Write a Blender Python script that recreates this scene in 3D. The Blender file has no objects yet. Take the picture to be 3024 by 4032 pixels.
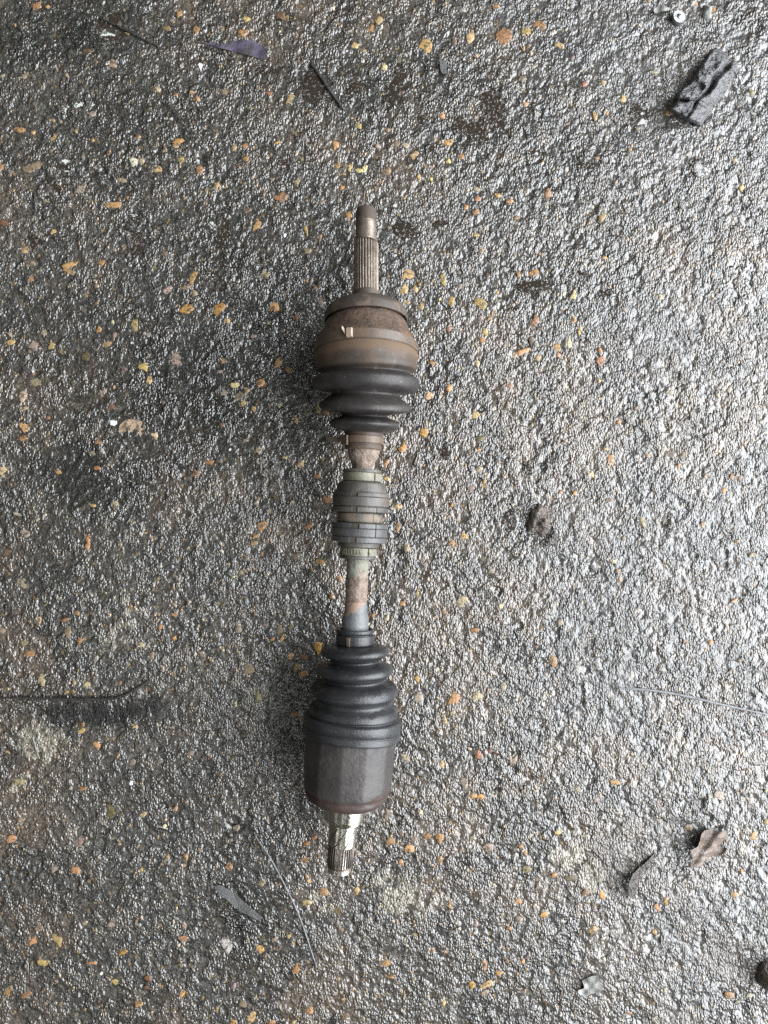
import bpy, math, random
import numpy as np
from mathutils import Vector

# ------------------------------------------------------------------ camera, world, lamps, exposure
sc = bpy.context.scene
COL = sc.collection
CAM_H = 0.66                    # phone held 66 cm above the yard floor
FPX = 3030.0                    # focal length in photograph pixels
CX, CY = 1512.0, 2016.0
PXM = CAM_H / FPX               # metres on the ground per photograph pixel

cam_d = bpy.data.cameras.new('camera')
cam = bpy.data.objects.new('camera', cam_d); COL.objects.link(cam)
cam.location = (0, 0, CAM_H); cam.rotation_euler = (0, 0, 0)
cam_d.sensor_fit = 'VERTICAL'; cam_d.sensor_height = 24.0
cam_d.lens = 24.0 * FPX / 4032.0
cam_d.clip_start = 0.01; cam_d.clip_end = 50
sc.camera = cam

w = bpy.data.worlds.new('World'); sc.world = w; w.use_nodes = True
bg = w.node_tree.nodes['Background']
bg.inputs[0].default_value = (0.90, 0.89, 0.82, 1); bg.inputs[1].default_value = 0.12

def area(name, loc, target, sx, sy, power, col):
    d = bpy.data.lights.new(name, 'AREA'); d.shape = 'RECTANGLE'; d.size = sx; d.size_y = sy
    d.energy = power; d.color = col
    o = bpy.data.objects.new(name, d); COL.objects.link(o); o.location = loc
    v = Vector(target) - Vector(loc); o.rotation_euler = v.to_track_quat('-Z', 'Y').to_euler()
    if abs(v.x) < 1e-6: o.rotation_euler = (0, 0, 0)
    return o
area('doorway_light', (1.35, -0.15, 1.22), (0.0, -0.15, 1.0), 3.0, 2.4, 262, (0.92, 0.96, 1.0))
area('stub_stripe_light', (-1.75, -1.25, 2.5), (-0.3, -0.6, 0), 0.22, 1.9, 6, (0.97, 1.0, 0.98))  # unseen strip lamps, added to draw bright stripes on the polished stub
area('stub_stripe_light', (-0.50, -1.35, 2.9), (-0.50, -1.35, 0), 0.16, 1.7, 4.5, (0.97, 1.0, 0.98))
area('stub_stripe_light', (0.35, -1.35, 2.9), (0.35, -1.35, 0), 0.12, 1.7, 3.5, (0.97, 1.0, 0.98))
area('far_window_light', (-1.3, 1.7, 2.6), (0, 0, 0), 0.4, 0.4, 6, (0.93, 1.0, 0.96))

sc.view_settings.view_transform = 'Standard'; sc.view_settings.look = 'None'
sc.view_settings.exposure = 0.0; sc.view_settings.gamma = 1.0
sc.view_settings.use_curve_mapping = False
sc.cycles.use_denoising = False
sc.cycles.max_bounces = 4; sc.cycles.diffuse_bounces = 2; sc.cycles.glossy_bounces = 2

random.seed(7); RNG = np.random.RandomState(7)

# ------------------------------------------------------------------ helpers
def P(px, py, z=0.0):
    """point at height z seen at photograph pixel px, py by a camera straight above"""
    k = (CAM_H - z) / FPX
    return np.array([(px - CX) * k, -(py - CY) * k, z])

def _hash(ix, iy, seed):
    h = (ix.astype(np.int64) * 374761393 + iy.astype(np.int64) * 668265263 + seed * 974634777) & 0xffffffff
    h = ((h ^ (h >> 13)) * 1274126177) & 0xffffffff
    h = ((h ^ (h >> 16)) * 2246822519) & 0xffffffff
    return ((h ^ (h >> 15)) & 0xffff) / 65535.0
def vn(x, y, seed=0):
    x = np.asarray(x, float); y = np.asarray(y, float)
    ix = np.floor(x); iy = np.floor(y); fx = x - ix; fy = y - iy
    fx = fx * fx * fx * (fx * (fx * 6 - 15) + 10); fy = fy * fy * fy * (fy * (fy * 6 - 15) + 10)
    ix = ix.astype(np.int64); iy = iy.astype(np.int64)
    a = _hash(ix, iy, seed); b = _hash(ix + 1, iy, seed); c = _hash(ix, iy + 1, seed); d = _hash(ix + 1, iy + 1, seed)
    return (a + (b - a) * fx) * (1 - fy) + (c + (d - c) * fx) * fy
def rot(x, y, a):
    return x * math.cos(a) - y * math.sin(a), x * math.sin(a) + y * math.cos(a)
def fbm(x, y, lam, octs, seed, gain=0.5):
    s = 0; amp = 1; tot = 0
    for i in range(octs):
        xr, yr = rot(x, y, 0.6 + 0.9 * i)
        s = s + amp * (vn(xr / lam + 13.7 * i, yr / lam + 5.1, seed + i) - 0.5); tot += amp
        amp *= gain; lam *= 0.5
    return s / tot * 2
def n3(p, k, seed):
    return (vn(p[:, 0] * k, p[:, 1] * k, seed) + vn(p[:, 1] * k + 7, p[:, 2] * k, seed + 1) + vn(p[:, 2] * k, p[:, 0] * k + 3, seed + 2)) / 1.5 - 1
def sstep(a, b, x):
    t = np.clip((x - a) / (b - a), 0, 1); return t * t * (3 - 2 * t)

def new_mesh(name, verts, faces, mat, smooth=True, attrs=None):
    me = bpy.data.meshes.new(name)
    me.from_pydata([tuple(map(float, v)) for v in verts], [], [tuple(map(int, f)) for f in faces])
    me.update()
    if smooth:
        me.polygons.foreach_set('use_smooth', [True] * len(me.polygons))
    if mat: me.materials.append(mat)
    for k, v in (attrs or {}).items():
        a = me.attributes.new(k, 'FLOAT', 'POINT'); a.data.foreach_set('value', np.asarray(v, np.float32))
    return me
def link(name, me, parent=None):
    o = bpy.data.objects.new(name, me); COL.objects.link(o)
    if parent: o.parent = parent
    return o
def tag(o, label, cat, group=None):
    o['label'] = label; o['category'] = cat
    if group: o['group'] = group
    return o
def sharp(me, ang=35):
    me.set_sharp_from_angle(angle=math.radians(ang))

# ------------------------------------------------------------------ node helpers
class NT:
    def __init__(s, name):
        s.m = bpy.data.materials.new(name); s.m.use_nodes = True
        s.t = s.m.node_tree; s.b = s.t.nodes['Principled BSDF']; s.co = s.n('ShaderNodeTexCoord').outputs['Object']
    def n(s, typ, **kw):
        nd = s.t.nodes.new(typ)
        for k, v in kw.items(): setattr(nd, k, v)
        return nd
    def put(s, sock, v):
        if isinstance(v, bpy.types.NodeSocket): s.t.links.new(v, sock)
        elif isinstance(v, tuple): sock.default_value = v if len(v) == 4 or len(sock.default_value) == 3 else (*v, 1)
        else: sock.default_value = v
    def noise(s, scale, detail=3, rough=0.55, co=None, dist=0.0):
        nd = s.n('ShaderNodeTexNoise'); s.put(nd.inputs['Vector'], co or s.co)
        nd.inputs['Scale'].default_value = scale; nd.inputs['Detail'].default_value = detail
        nd.inputs['Roughness'].default_value = rough; nd.inputs['Distortion'].default_value = dist
        return nd.outputs['Fac']
    def voro(s, scale, feature='F1', co=None, out='Distance', rand=1.0):
        nd = s.n('ShaderNodeTexVoronoi', feature=feature); s.put(nd.inputs['Vector'], co or s.co)
        nd.inputs['Scale'].default_value = scale; nd.inputs['Randomness'].default_value = rand
        return nd.outputs[out]
    def ramp(s, f, a, b, lo=0.0, hi=1.0):
        nd = s.n('ShaderNodeMapRange', interpolation_type='SMOOTHSTEP'); s.put(nd.inputs[0], f)
        nd.inputs[1].default_value = a; nd.inputs[2].default_value = b; nd.inputs[3].default_value = lo; nd.inputs[4].default_value = hi
        return nd.outputs[0]
    def math(s, op, a, b=0.0, clamp=False):
        nd = s.n('ShaderNodeMath', operation=op, use_clamp=clamp); s.put(nd.inputs[0], a); s.put(nd.inputs[1], b); return nd.outputs[0]
    def mix(s, f, a, b):
        nd = s.n('ShaderNodeMix', data_type='RGBA'); s.put(nd.inputs[0], f); s.put(nd.inputs[6], a); s.put(nd.inputs[7], b); return nd.outputs[2]
    def attr(s, name):
        return s.n('ShaderNodeAttribute', attribute_name=name).outputs['Fac']
    def bump(s, h, dist=0.001, strength=1.0):
        nd = s.n('ShaderNodeBump'); s.put(nd.inputs['Strength'], strength); nd.inputs['Distance'].default_value = dist
        s.put(nd.inputs['Height'], h); s.t.links.new(nd.outputs[0], s.b.inputs['Normal']); return nd
    def out(s, col=None, rough=None, metal=None, spec=None, coat=None):
        for k, v in (('Base Color', col), ('Roughness', rough), ('Metallic', metal), ('Specular IOR Level', spec), ('Coat Weight', coat)):
            if v is not None: s.put(s.b.inputs[k], v)
        return s.m

def worn(name, A, B, C=None, rough=(0.45, 0.7), scale=90, bump=0.0004, bscale=500, metal=0.0, spots=None, nscale=60, soft=(0.40, 0.62), na=1.5, spec=0.5):
    """two-tone worn surface; C is laid on where the mesh attribute 'dust' says, broken up by noise"""
    t = NT(name)
    n1 = t.noise(scale, 4, 0.6); n2 = t.noise(bscale, 4, 0.65)
    col = t.mix(t.ramp(n1, 0.35, 0.68), A, B)
    r = t.ramp(n2, 0.3, 0.7, rough[0], rough[1])
    m = metal
    if C:
        d = t.math('ADD', t.attr('dust'), t.math('MULTIPLY', t.math('SUBTRACT', t.noise(nscale, 5, 0.65), 0.5), na))
        f = t.ramp(d, soft[0], soft[1])
        col = t.mix(f, col, C)
        r2 = t.n('ShaderNodeMix'); t.put(r2.inputs[0], f); t.put(r2.inputs[2], r); r2.inputs[3].default_value = 0.75
        r = r2.outputs[0]
        if metal: m = t.math('MULTIPLY', t.math('SUBTRACT', 1.0, f), metal)
    if spots:
        col = t.mix(t.ramp(t.noise(scale * 3.1, 4, 0.7), 0.60, 0.70), col, spots)
    t.bump(t.math('ADD', t.noise(bscale, 5, 0.7), t.math('MULTIPLY', n1, 1.5)), bump)
    return t.out(col, r, m, spec)

# ------------------------------------------------------------------ ground: heights and masks
POOLS = [(1233, 346, 52, 62), (1568, 290, 34, 75), (1548, 385, 58, 66), (1388, 290, 36, 32), (1400, 340, 50, 28), (1660, 462, 34, 30), (1805, 488, 36, 42), (1930, 430, 58, 95),
         (1700, 600, 34, 46), (1880, 520, 50, 50), (1600, 905, 62, 40), (1740, 880, 50, 26), (245, 640, 70, 40, .8), (225, 690, 70, 60, .72), (205, 800, 75, 75, .72), (875, 900, 60, 70, .8), (530, 950, 56, 66, .75),
         (540, 900, 50, 60, .75), (860, 1080, 80, 70, .75), (1130, 640, 70, 34), (1360, 760, 30, 30), (2115, 1130, 75, 26), (2380, 1155, 58, 34), (2290, 1078, 40, 22), (2005, 2060, 46, 46),
         (1758, 1772, 26, 48), (2080, 1850, 30, 30), (2745, 670, 40, 50), (2500, 460, 44, 50), (310, 430, 100, 70, .72), (1060, 280, 120, 30, .85), (430, 110, 80, 56, .75), (150, 940, 70, 60, .75), (2640, 2060, 34, 60), (2310, 650, 70, 26)]
PALE = [(150, 2930, 105, 85, 1.0), (95, 2860, 50, 40, .7), (455, 2520, 62, 56, .85), (425, 2590, 50, 40, .6), (1545, 3490, 70, 90, .8), (1640, 3560, 90, 60, .75), (1715, 3565, 55, 45, .8),
        (2235, 3370, 95, 45, .85), (2330, 3460, 40, 55, .8), (2830, 3150, 55, 55, .6), (2935, 3335, 50, 45, .6), (2790, 3050, 50, 40, .4), (1390, 1990 + 1700, 40, 40, .4),
        (300, 3310, 60, 45, .5), (1260, 3560, 60, 45, .4), (560, 2420, 90, 50, .45), (1040, 2730, 60, 60, .5), (1060, 1840, 60, 60, .5), (2790, 50, 40, 50, .5), (1400, 760, 60, 30, .4), (60, 3080, 60, 40, .4)]
STAIN_SHADE = [(800, 1500, 480, 360), (1120, 1560, 200, 330), (1150, 2750, 110, 300), (1500, 330, 520, 170, .55), (520, 480, 420, 200, .5), (900, 950, 260, 200, .7), (200, 1250, 180, 140, .5), (180, 2150, 200, 200, .5), (2200, 1120, 280, 70, .6), (620, 3120, 360, 140, .45), (200, 3500, 300, 120, .4), (2300, 640, 260, 60, .5), (2900, 60, 130, 110, .7), (1080, 1330, 180, 260), (250, 130, 330, 120), (980, 3560, 120, 300), (420, 2820, 280, 60), (380, 1880, 260, 160)]  # oil stains; those left of the joints also paint in the shaft's shadow
CRUST = [(2560, 90, 520, 330), (2720, 380, 420, 330), (2730, 3560, 430, 480), (2230, 2080, 130, 130), (2560, 1320, 260, 160), (2700, 2300, 400, 420), (2420, 2600, 260, 300)]

def blob(x, y, lst, soft=1.0):
    X = x / PXM + CX; Y = CY - y / PXM
    wob = 0.55 * fbm(x, y, 0.016, 4, 91)
    m = np.zeros_like(x)
    for e in lst:
        d = np.sqrt(((X - e[0]) / e[2]) ** 2 + ((Y - e[1]) / e[3]) ** 2) + wob
        s = e[4] if len(e) > 4 else 1.0
        m = np.maximum(m, s * (1 - sstep(1 - 0.45 * soft, 1 + 0.45 * soft, d)))
    return m
def smooth_h(x, y):
    return 0.0011 * fbm(x, y, 0.16, 2, 11) + 0.0005 * fbm(x, y, 0.045, 2, 21)
def ground_h(x, y, masks=None):
    x = np.asarray(x, float); y = np.asarray(y, float)
    crust = blob(x, y, CRUST, 1.6); pm = blob(x, y, POOLS, 1.5)
    h0 = smooth_h(x, y)
    mid = 0.0007 * fbm(x, y, 0.013, 3, 31, 0.7)
    ridge = np.abs(fbm(x, y, 0.026, 3, 51, 0.6))
    cr = -(0.0007 * (0.3 + crust)) * (1 - sstep(0.0, 0.09, ridge)) * sstep(0.0, 0.35, fbm(x, y, 0.06, 2, 61) + 0.10 + 0.25 * crust)
    lump = crust * 0.0015 * np.clip(fbm(x, y, 0.022, 4, 71, 0.6), -0.4, 1)
    fine = 0.00085 * fbm(x, y, 0.0042, 2, 41, 0.7)
    pits = -0.0017 * sstep(0.30, 0.62, fbm(x, y, 0.010, 3, 81, 0.6)) * sstep(-0.1, 0.3, fbm(x, y, 0.07, 2, 86))
    rough = mid + cr + lump + fine + pits
    lvl = -0.0016 + 0.00205 * pm + 0.0003 * fbm(x, y, 0.03, 2, 101)
    sub = sstep(-0.00028, 0.00016, lvl - rough) * (pm > 0.02)
    h = h0 + rough * (1 - sub) + lvl * sub
    if masks is not None:
        masks['pool'] = sub; masks['crust'] = crust
        masks['n_mid'] = 0.5 + 0.5 * fbm(x, y, 0.030, 4, 201, 0.6)
        masks['n_big'] = 0.5 + 0.5 * fbm(x, y, 0.16, 3, 211)
        nb = fbm(x, y, 0.0075, 3, 221, 0.65)
        masks['n_small'] = 0.5 + 0.5 * nb
        masks['n_wet'] = 0.5 + 0.5 * fbm(x, y, 0.022, 3, 231, 0.6)
        masks['pale'] = sstep(0.40, 0.78, blob(x, y, PALE, 1.5) + 0.75 * nb + 0.25 * fbm(x, y, 0.02, 2, 241)) * (blob(x, y, PALE, 1.6) > 0.01)
        masks['stain_shade'] = blob(x, y, STAIN_SHADE, 1.8)
    return h

def ground_material():
    t = NT('oily_concrete')
    pool = t.attr('pool'); crust = t.attr('crust'); pale = t.attr('pale'); stain_shade = t.attr('stain_shade')
    mid = t.attr('n_mid'); big = t.attr('n_big'); small = t.attr('n_small'); wet = t.attr('n_wet')
    gr = t.noise(420, 2, 0.6)
    mp = t.n('ShaderNodeMapping'); t.put(mp.inputs[0], t.co); mp.inputs[2].default_value = (0, 0, 0.35); mp.inputs[3].default_value = (1.12, 0.72, 1)
    cell = t.n('ShaderNodeTexVoronoi'); t.put(cell.inputs['Vector'], mp.outputs[0]); cell.inputs['Scale'].default_value = GRAIN
    sep = t.n('ShaderNodeSeparateColor'); t.t.links.new(cell.outputs['Color'], sep.inputs[0])
    col = t.mix(t.ramp(mid, 0.36, 0.66), (0.028, 0.0245, 0.021), (0.076, 0.058, 0.043))
    col = t.mix(t.ramp(big, 0.45, 0.64, 0, .65), col, (0.036, 0.035, 0.032))
    col = t.mix(t.ramp(small, 0.52, 0.74, 0, 0.5), col, (0.092, 0.076, 0.058))
    col = t.mix(t.ramp(sep.outputs[0], 0.80, 0.97, 0, 0.55), col, (0.16, 0.145, 0.12))
    col = t.mix(t.ramp(sep.outputs[1], 0.965, 0.985, 0, 0.8), col, (0.26, 0.17, 0.075))
    col = t.mix(t.ramp(sep.outputs[2], 0.0, 0.35, 0.6, 0), col, (0.016, 0.015, 0.014))
    col = t.mix(t.math('MULTIPLY', crust, 0.35), col, (0.085, 0.085, 0.086))
    pf = t.math('MULTIPLY', pale, t.ramp(gr, 0.36, 0.52))
    col = t.mix(t.math('MULTIPLY', pf, 0.7), col, (0.23, 0.205, 0.155))
    col = t.mix(t.math('MULTIPLY', stain_shade, t.ramp(mid, 0.3, 0.6, 0.5, 0.95)), col, (0.011, 0.011, 0.009))  # darkens oil stains together with the painted shaft shadow
    pl = t.ramp(t.math('ADD', pool, t.math('MULTIPLY', t.math('SUBTRACT', gr, 0.53), 1.9)), 0.45, 0.85)
    col = t.mix(pl, col, (0.024, 0.018, 0.013))
    r = t.ramp(wet, 0.35, 0.68, ROUGH[0], ROUGH[1])
    r = t.math('ADD', r, t.math('MULTIPLY', crust, 0.08))
    r = t.math('ADD', r, t.math('MULTIPLY', pf, 0.2))
    rm = t.n('ShaderNodeMix'); t.put(rm.inputs[0], pl); t.put(rm.inputs[2], r); rm.inputs[3].default_value = 0.09
    dome = t.math('SUBTRACT', 1.0, t.math('MULTIPLY', cell.outputs['Distance'], cell.outputs['Distance']))
    hgt = t.math('ADD', t.math('MULTIPLY', dome, t.ramp(sep.outputs[2], 0, 1, 1.3, 2.6)), t.math('MULTIPLY', gr, 1.5))
    hgt = t.math('MULTIPLY', hgt, t.ramp(small, 0.30, 0.66, 0.35, 1.25))
    hgt = t.math('MULTIPLY', hgt, t.math('SUBTRACT', 1.0, t.math('MULTIPLY', t.math('MULTIPLY', stain_shade, t.ramp(wet, 0.3, 0.6)), 0.55)))
    hgt = t.math('MULTIPLY', hgt, t.math('SUBTRACT', 1.0, t.math('MULTIPLY', pl, 0.97)))
    t.bump(hgt, BUMP, 1.0)
    return t.out(col, rm.outputs[0], spec=1.0)
GRAIN, BUMP, ROUGH = 540, 0.00050, (0.11, 0.25)

def axis_coords(dense, step, far):
    a = list(np.arange(0, dense + 1e-9, step)); d = step
    while a[-1] < far:
        d *= 1.22; a.append(a[-1] + d)
    a = np.array(a); return np.concatenate([-a[:0:-1], a])
gx = axis_coords(0.372, 0.0011, 2.4); gy = axis_coords(0.482, 0.0011, 2.6)
XX, YY = np.meshgrid(gx, gy); xf = XX.ravel(); yf = YY.ravel()
masks = {}
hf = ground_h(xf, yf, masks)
nx, ny = len(gx), len(gy)
me = bpy.data.meshes.new('ground')
nv = nx * ny; me.vertices.add(nv)
me.vertices.foreach_set('co', np.stack([xf, yf, hf], 1).astype(np.float32).ravel())
i = np.arange(nv).reshape(ny, nx)
quads = np.stack([i[:-1, :-1], i[:-1, 1:], i[1:, 1:], i[1:, :-1]], -1).reshape(-1, 4)
nq = len(quads); me.loops.add(nq * 4); me.polygons.add(nq)
me.loops.foreach_set('vertex_index', quads.ravel().astype(np.int32))
me.polygons.foreach_set('loop_start', np.arange(0, nq * 4, 4, dtype=np.int32))
try: me.polygons.foreach_set('loop_total', np.full(nq, 4, dtype=np.int32))
except Exception: pass
me.polygons.foreach_set('use_smooth', np.ones(nq, dtype=bool))
me.update(calc_edges=True); me.validate()
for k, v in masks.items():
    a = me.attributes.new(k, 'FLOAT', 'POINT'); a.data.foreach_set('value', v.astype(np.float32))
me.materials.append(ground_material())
ground = link('ground', me); ground['kind'] = 'structure'
ground['label'] = 'dark oily concrete yard floor with orange and tan stones showing through'

def gh(px, py):
    p = P(px, py); return float(ground_h(np.array([p[0]]), np.array([p[1]]))[0])

# ------------------------------------------------------------------ embedded stones
def stone_material(name, single):
    t = NT(name)
    src = t.n('ShaderNodeObjectInfo').outputs['Color'] if single else t.n('ShaderNodeAttribute', attribute_name='tint').outputs['Color']
    geo = t.n('ShaderNodeNewGeometry').outputs['Position']
    n = t.noise(300, 3, 0.65, geo); n2 = t.noise(700, 3, 0.7, geo)
    hsv = t.n('ShaderNodeHueSaturation'); t.put(hsv.inputs['Color'], src); t.put(hsv.inputs['Value'], t.ramp(n2, 0.3, 0.7, 0.6, 1.3))
    col = t.mix(t.ramp(n, 0.50, 0.62, 0, 0.88), hsv.outputs[0], (0.052, 0.041, 0.031))
    t.bump(t.math('ADD', n2, t.math('MULTIPLY', n, 1.5)), 0.0004)
    return t.out(col, t.ramp(n2, 0.3, 0.7, 0.25, 0.45), spec=0.5)
M_STONE = stone_material('oily_stone', True); M_GRAVEL = stone_material('oily_gravel', False)
PAL = dict(o=(0.36, 0.19, 0.070), O=(0.45, 0.23, 0.045), y=(0.40, 0.275, 0.105), Y=(0.52, 0.42, 0.22), t=(0.28, 0.215, 0.145), b=(0.15, 0.092, 0.050),
           r=(0.24, 0.10, 0.050), w=(0.46, 0.40, 0.31), W=(0.85, 0.86, 0.85), l=(0.17, 0.135, 0.062), T=(0.42, 0.31, 0.18))
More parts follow.
